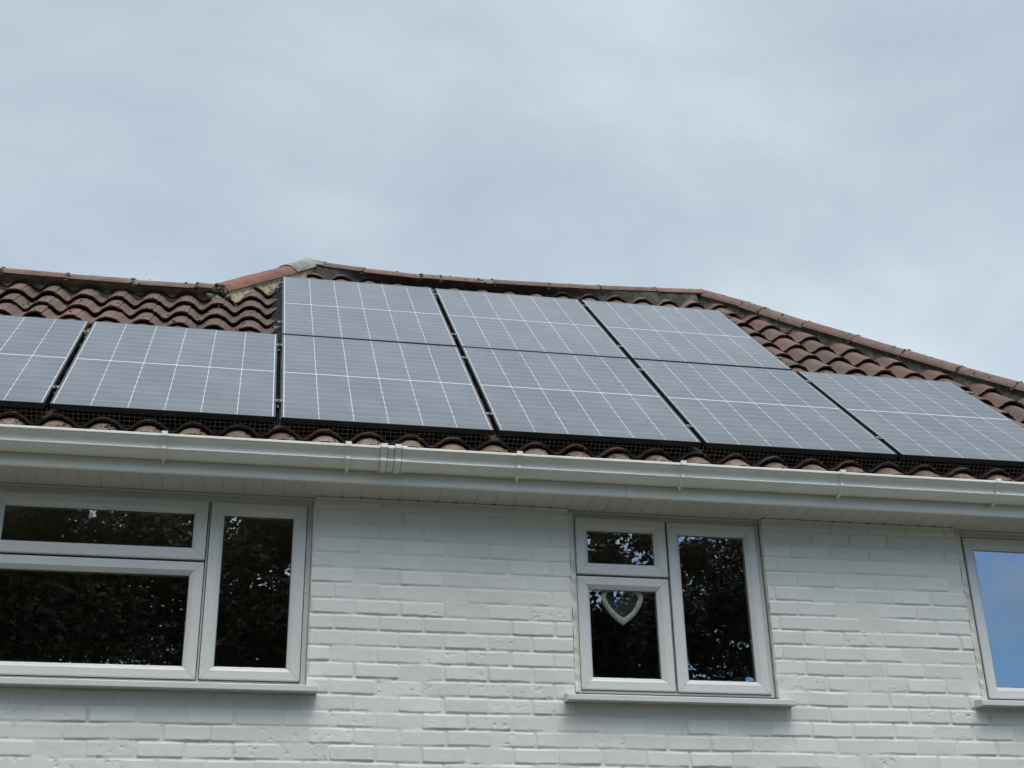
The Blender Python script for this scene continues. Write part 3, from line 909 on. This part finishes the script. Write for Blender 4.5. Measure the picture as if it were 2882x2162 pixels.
# ---- mounting rails with clamps (roof coordinates: z measured from the glass)
def rail(v, u0, u1, label, gaps, ends):
    root = empty('mounting_rail', P0 + EV * v, (B, 0, 0))
    tag(root, label, 'rail', 'mounting rails under the panels')
    b_ = MB()
    b_.box((u0, -0.018, -0.068), (u1, 0.018, -0.0305))
    b_.build('rail', M['black_alu'], root, local=True)
    for (ue, sg) in ends:
        e = MB()
        a0, a1 = sorted((ue, ue + sg * 0.028))
        for y0, y1 in ((-0.030, -0.018), (0.006, 0.022)): e.box((a0, y0, -0.066), (a1, y1, -0.034))
        e.build('end_bracket', M['alu'], root, local=True)
    for ug in gaps:
        c = MB()
        c.box((ug - 0.021, -0.020, 0.0014), (ug + 0.021, 0.020, 0.0048))
        c.box((ug - 0.0125, -0.020, -0.035), (ug - 0.0095, 0.020, 0.0014)); c.box((ug + 0.0095, -0.020, -0.035), (ug + 0.0125, 0.020, 0.0014))
        c.tube([(ug, 0, 0.0046), (ug, 0, 0.0105)], 0.0065, 6)
        c.build('clamp', M['clamp'], root, local=True)
    return root
M['clamp'] = simple('clamp_metal', (0.085, 0.09, 0.088), 0.45, 0.25, 20, metal=0.3)
gx = lambda k: -GX / 2 + (PW + GX) * k
rail(0.285, -4.0, 4.68, 'black rail beneath the lower panel row, lowest of the four rails', [gx(k) for k in range(-2, 4)] + [4 * (PW + GX) - GX + 0.010], [])
rail(1.455, -4.0, 4.68, 'black rail beneath the lower panel row, near its upper edge', [gx(k) for k in range(-2, 4)] + [4 * (PW + GX) - GX + 0.010], [])
rail(2.045, -0.052, 3.53, 'black rail with bare metal end, beneath the bottom of the upper panel row', [gx(1), gx(2), -0.010, 3 * (PW + GX) - GX + 0.010], [(-0.052, 1)])
rail(3.255, -0.052, 3.53, 'black rail with bare metal end, topmost of the four rails', [gx(1), gx(2), -0.010, 3 * (PW + GX) - GX + 0.010], [(-0.052, 1)])

# ---- wire mesh along the lower edge of the array
ms = MB()
a = lambda u, f_, j=0.0: rp(u, 0.006 + 0.020 * f_ + j, 0.054 - 0.125 * f_)
cell = 0.0255; rad = 0.0014
u = -3.6; kk = 0
while u < 4.66:
    j = rnd.uniform(-0.002, 0.002)
    ms.tube([a(u, 0.0, j), a(u + rnd.uniform(-0.001, 0.001), 0.5, j), a(u, 1.0, j)], rad, 4)
    u += cell
for f_ in (0.18, 0.38, 0.58, 0.78, 0.98):
    ms.tube([a(-3.6 + i * 0.2, f_ + rnd.uniform(-0.012, 0.012)) for i in range(42)], rad, 4)
mesh_o = ms.build('bird_mesh', M['wire'])
tag(mesh_o, 'dark wire mesh closing the gap between the panels and eaves tiles', 'mesh')

# ---- black mesh beside the upper row; lower length added to darken the gap
m2 = MB()
a2 = lambda v, f_: rp(-0.002 - 0.066 * f_, v, 0.056 - 0.085 * f_)
v = 0.03
while v < 3.44:
    m2.tube([a2(v, 0), a2(v + rnd.uniform(-0.002, 0.002), 0.5), a2(v, 1)], 0.0030, 4)
    v += 0.0165
for f_ in (0.02, 0.2, 0.38, 0.56, 0.74, 0.92):
    m2.tube([a2(0.03 + i * 0.0831, f_ + rnd.uniform(-0.02, 0.02)) for i in range(42)], 0.0030, 4)
tag(m2.build('side_mesh', M['black_alu']), 'black mesh strip down the left edge of the two-row block of panels', 'mesh')

# ------------------------------------------------------------------ the heart behind the window
HX, HZ, HY = 2.010, 2.216 + CZ, YW + 0.066
heart = empty('heart_ornament', (HX, HY, HZ - 0.105))
tag(heart, 'cream heart frame with dark centre hanging behind the lower left pane', 'heart ornament')
def heart_pts(d, n=14):
    """outline drawn in by d: convex flanks to a point, two round lobes with a shallow cleft"""
    w_, zt, zb, zc, zm = 0.119 - d, 0.104 - d * 0.9, -0.106 + d * 1.38, 0.074 - d * 1.25, 0.045
    half = []
    for i in range(n):                                   # flank, tip to widest point
        t = i / n; c = (w_ * 0.80, zb * 0.42)
        half.append(((2 * t * (1 - t)) * c[0] + t * t * w_, (1 - t) ** 2 * zb + 2 * t * (1 - t) * c[1] + t * t * zm))
    for i in range(n):                                   # lobe, widest point to the cleft
        a = math.pi * i / n
        zz = zm + (zt - zm) * math.sin(a) if a < math.pi / 2 else zc + (zt - zc) * math.sin(a)
        half.append((w_ / 2 + w_ / 2 * math.cos(a), zz))
    return half + [(0.0, zc)] + [(-p[0], p[1]) for p in half[:0:-1]]
ho = heart_pts(0.0); hi_ = heart_pts(0.027)
hm = MB(); n = len(ho)
for i in range(n):
    j = (i + 1) % n
    q = lambda p, y: (HX + p[0], y, HZ + p[1])
    mid = lambda p, r_: ((p[0] + r_[0]) / 2, (p[1] + r_[1]) / 2)
    m0, m1 = mid(ho[i], hi_[i]), mid(ho[j], hi_[j])
    hm.face([q(ho[i], HY), q(ho[j], HY), q(m1, HY - 0.006), q(m0, HY - 0.006)]); hm.face([q(m0, HY - 0.006), q(m1, HY - 0.006), q(hi_[j], HY - 0.002), q(hi_[i], HY - 0.002)])
    hm.face([q(ho[i], HY), q(ho[i], HY + 0.018), q(ho[j], HY + 0.018), q(ho[j], HY)]); hm.face([q(hi_[i], HY - 0.002), q(hi_[j], HY - 0.002), q(hi_[j], HY + 0.018), q(hi_[i], HY + 0.018)])
hm.build('heart_frame', M['cream'], heart, smooth=False)
hb = MB(); hb.face([(HX + p[0] * 1.08, HY + 0.012, HZ + p[1] * 1.08) for p in hi_]); hb.face([(HX + p[0] * 1.08, HY + 0.016, HZ + p[1] * 1.08) for p in hi_][::-1])
hb.build('heart_board', M['slate'], heart)
cd = MB(); cd.tube([(HX - 0.03, HY + 0.01, HZ + 0.085), (HX, HY + 0.01, HZ + 0.18), (HX + 0.03, HY + 0.01, HZ + 0.085)], 0.0012, 5)
cd.build('cord', M['slate'], heart)

# ------------------------------------------------------------------ trees across the garden (they stand in the window reflections)
def tree(loc, height, spread, nleaf, seed, label, zlow=0.20, lsz=0.062, clump=1.0, limbs=26):
    r = np.random.default_rng(seed); rd = random.Random(seed)
    root = empty('garden_tree', loc)
    tag(root, label, 'tree')
    tr = MB()
    x, y, _ = loc
    top = Vector((x + rd.uniform(-0.4, 0.4), y, height * 0.92))
    path = [Vector((x, y, 0)).lerp(top, t) + Vector((rd.uniform(-0.12, 0.12), rd.uniform(-0.12, 0.12), 0)) * t for t in np.linspace(0, 1, 7)]
    tr.tube(path, list(np.linspace(0.24, 0.03, 7)), 9)
    centers = []
    for i in range(limbs):
        t = rd.uniform(zlow, 0.85); s = path[0].lerp(path[-1], t)
        an = rd.uniform(0, 6.283); ln = spread * (1.05 - 0.6 * abs(t - 0.5)) * rd.uniform(0.6, 1.0)
        e = s + Vector((math.cos(an) * ln, math.sin(an) * ln * 0.9, ln * rd.uniform(0.15, 0.6)))
        m_ = s.lerp(e, 0.5) + Vector((0, 0, rd.uniform(-0.1, 0.25)))
        tr.tube([s, m_, e], [0.075 * (1.2 - t), 0.045 * (1.2 - t), 0.012], 6)
        for q in np.linspace(0.3, 1.0, 5): centers.append(s.lerp(e, q) + Vector((rd.uniform(-.3, .3), rd.uniform(-.3, .3), rd.uniform(-.3, .3))))
    for t in np.linspace(zlow + 0.1, 1.0, 10): centers.append(path[0].lerp(path[-1], t))
    tr.build('trunk', M['bark'], root)
    C = np.array([tuple(c) for c in centers]); rad = r.uniform(0.35, 0.85, len(C)) * spread / 3.0 * clump
    ci = r.integers(0, len(C), nleaf)
    d = r.normal(0, 1, (nleaf, 3)); d /= np.linalg.norm(d, axis=1)[:, None]
    pos = C[ci] + d * (rad[ci] * r.random(nleaf) ** 0.45)[:, None]
    a = r.normal(0, 1, (nleaf, 3)); a[:, 2] *= 0.6; a /= np.linalg.norm(a, axis=1)[:, None]
    b_ = np.cross(a, r.normal(0, 1, (nleaf, 3))); b_ /= np.linalg.norm(b_, axis=1)[:, None]
    sz = r.uniform(0.6, 1.25, nleaf)[:, None] * lsz
    V = np.stack([pos - a * sz, pos + b_ * sz * 0.45, pos + a * sz, pos - b_ * sz * 0.45], 1).reshape(-1, 3).astype(np.float32)
    me = bpy.data.meshes.new('crown')
    me.vertices.add(nleaf * 4); me.vertices.foreach_set('co', V.ravel())
    me.loops.add(nleaf * 4); me.loops.foreach_set('vertex_index', np.arange(nleaf * 4, dtype=np.int32))
    me.polygons.add(nleaf)
    me.polygons.foreach_set('loop_start', (np.arange(nleaf) * 4).astype(np.int32)); me.polygons.foreach_set('loop_total', np.full(nleaf, 4, np.int32))
    me.update(calc_edges=True); me.materials.append(M['leaf'])
    o = link(bpy.data.objects.new('crown', me)); put(o, root)
tree((-3.4, -5.2, 0), 12.5, 3.5, 150000, 1, 'dense dark tree mirrored in the wide left window')
tree((-0.3, -6.2, 0), 12.8, 3.3, 120000, 2, 'tallest garden tree, straight behind the photographer')
tree((2.6, -5.4, 0), 11.2, 3.0, 52000, 3, 'looser tree with sky gaps mirrored in the window with the heart', clump=0.62, limbs=24)
tree((5.4, -5.9, 0), 12.0, 3.0, 60000, 5, 'broad tree next to the smallest garden tree', clump=0.62, limbs=26)
tree((7.7, -5.0, 0), 10.0, 2.0, 30000, 4, 'smallest garden tree, nearest the window that mirrors blue sky')

# ------------------------------------------------------------------ sky and sun
wd = bpy.data.worlds.new('World'); sc.world = wd; wd.use_nodes = True
nt = wd.node_tree
bg = nt.nodes['Background']
SUN_EL, SUN_AZ = math.radians(62), math.radians(12)          # azimuth measured from -y towards +x
S = Vector((math.sin(SUN_AZ) * math.cos(SUN_EL), -math.cos(SUN_AZ) * math.cos(SUN_EL), math.sin(SUN_EL)))
sky = N(nt, 'ShaderNodeTexSky', sky_type='NISHITA')
sky.sun_disc = False; sky.sun_elevation = SUN_EL
sky.sun_rotation = math.atan2(S.x, S.y)
sky.air_density = 1.0; sky.dust_density = 0.6; sky.ozone_density = 2.0
tc = N(nt, 'ShaderNodeTexCoord')
sep = N(nt, 'ShaderNodeSeparateXYZ'); L(nt, tc.outputs['Generated'], sep.inputs[0])
den = math_(nt, 'ADD', math_(nt, 'MAXIMUM', sep.outputs[2], 0.0), 0.32)
comb = N(nt, 'ShaderNodeCombineXYZ')
L(nt, math_(nt, 'DIVIDE', sep.outputs[0], den), comb.inputs[0]); L(nt, math_(nt, 'DIVIDE', sep.outputs[1], den), comb.inputs[1])
mp = N(nt, 'ShaderNodeMapping'); L(nt, comb.outputs[0], mp.inputs[0])
mp.inputs['Rotation'].default_value = (0, 0, math.radians(28)); mp.inputs['Scale'].default_value = (1.0, 1.3, 1); mp.inputs['Location'].default_value = (3.1, 1.7, 0)
n1 = noise(nt, mp.outputs[0], 1.25, 9, 0.52, 0.5)
n2 = noise(nt, mp.outputs[0], 4.2, 9, 0.6, 0.25)
nn = math_(nt, 'ADD', math_(nt, 'MULTIPLY', n1, 0.60), math_(nt, 'MULTIPLY', n2, 0.40))
cloud = ramp(nt, nn, [(0.38, (4.35, 5.20, 6.10)), (0.50, (5.00, 5.92, 6.80)), (0.62, (6.05, 6.90, 7.65))])
# the cloud layer glows towards the hidden sun
dotn = N(nt, 'ShaderNodeVectorMath', operation='DOT_PRODUCT'); L(nt, tc.outputs['Generated'], dotn.inputs[0]); GL = math.radians(73); dotn.inputs[1].default_value = Vector((0.2 * math.cos(GL), -math.cos(GL), math.sin(GL))).normalized()
mr = N(nt, 'ShaderNodeMapRange', interpolation_type='SMOOTHSTEP', inp={'From Min': 0.46, 'From Max': 1.0, 'To Min': 1.0, 'To Max': 4.2}); L(nt, dotn.outputs['Value'], mr.inputs['Value'])
wf = N(nt, 'ShaderNodeMapRange', interpolation_type='SMOOTHSTEP', inp={'From Min': 0.70, 'From Max': 1.0}); L(nt, dotn.outputs['Value'], wf.inputs['Value'])
cloudw = mixc(nt, math_(nt, 'MULTIPLY', wf.outputs[0], 0.92), cloud, (6.3, 6.1, 5.75))       # cloud near the sun is whiter
hs = N(nt, 'ShaderNodeVectorMath', operation='SCALE'); L(nt, cloudw, hs.inputs[0]); grad = N(nt, 'ShaderNodeMapRange', interpolation_type='SMOOTHSTEP', inp={'From Min': 0.28, 'From Max': 0.62, 'To Min': 1.20, 'To Max': 1.03}); L(nt, sep.outputs[2], grad.inputs['Value'])
L(nt, math_(nt, 'MULTIPLY', mr.outputs[0], grad.outputs[0]), hs.inputs['Scale'])
# a break in the cloud over the garden to the right, blue sky in it
hole = N(nt, 'ShaderNodeVectorMath', operation='DOT_PRODUCT'); L(nt, tc.outputs['Generated'], hole.inputs[0]); hole.inputs[1].default_value = Vector((0.62, -0.73, 0.27)).normalized()
hm_ = N(nt, 'ShaderNodeMapRange', interpolation_type='SMOOTHSTEP', inp={'From Min': 0.84, 'From Max': 0.965, 'To Min': 0.0, 'To Max': 1.0}); L(nt, hole.outputs['Value'], hm_.inputs['Value'])
n3 = noise(nt, mp.outputs[0], 5.5, 9, 0.6, 1.2)
hn = ramp(nt, n3, [(0.42, (1, 1, 1)), (0.66, (0.40, 0.40, 0.40))])
hf = math_(nt, 'MULTIPLY', hm_.outputs[0], hn)
blue = N(nt, 'ShaderNodeVectorMath', operation='MULTIPLY'); L(nt, sky.outputs[0], blue.inputs[0]); blue.inputs[1].default_value = (1.25, 1.65, 1.95)     # clear sky between lit clouds, brighter than the grey overcast
L(nt, mixc(nt, hf, hs.outputs[0], blue.outputs[0]), bg.inputs['Color'])
bg.inputs['Strength'].default_value = 0.1

sl = bpy.data.lights.new('sun', 'SUN'); sl.energy = 1.5; sl.angle = math.radians(24); sl.color = (1.0, 0.95, 0.88)
so = link(bpy.data.objects.new('sun', sl)); so.rotation_euler = (-S).to_track_quat('-Z', 'Y').to_euler(); so.location = (0, -10, 20)

# ------------------------------------------------------------------ camera
cam = bpy.data.cameras.new('camera'); co = link(bpy.data.objects.new('camera', cam))
cam.sensor_width = 36; cam.lens = 1.36069 * 36; cam.clip_end = 2000; cam.clip_start = 0.05
p, yw, ro = (math.radians(a_) for a_ in (25.9677, 11.4079, -1.2822))
cp, sp, cy, sy, cr, sr = math.cos(p), math.sin(p), math.cos(yw), math.sin(yw), math.cos(ro), math.sin(ro)
right = Vector((cy, -sy, 0)); fwd = Vector((sy * cp, cy * cp, sp)); up = right.cross(fwd)
Rv = right * cr + up * sr; Uv = up * cr - right * sr
co.matrix_world = Matrix(((Rv.x, Uv.x, -fwd.x, 0), (Rv.y, Uv.y, -fwd.y, 0), (Rv.z, Uv.z, -fwd.z, CZ), (0, 0, 0, 1)))
sc.camera = co

sc.view_settings.view_transform = 'Standard'; sc.view_settings.look = 'None'
sc.view_settings.exposure = 0; sc.view_settings.gamma = 1
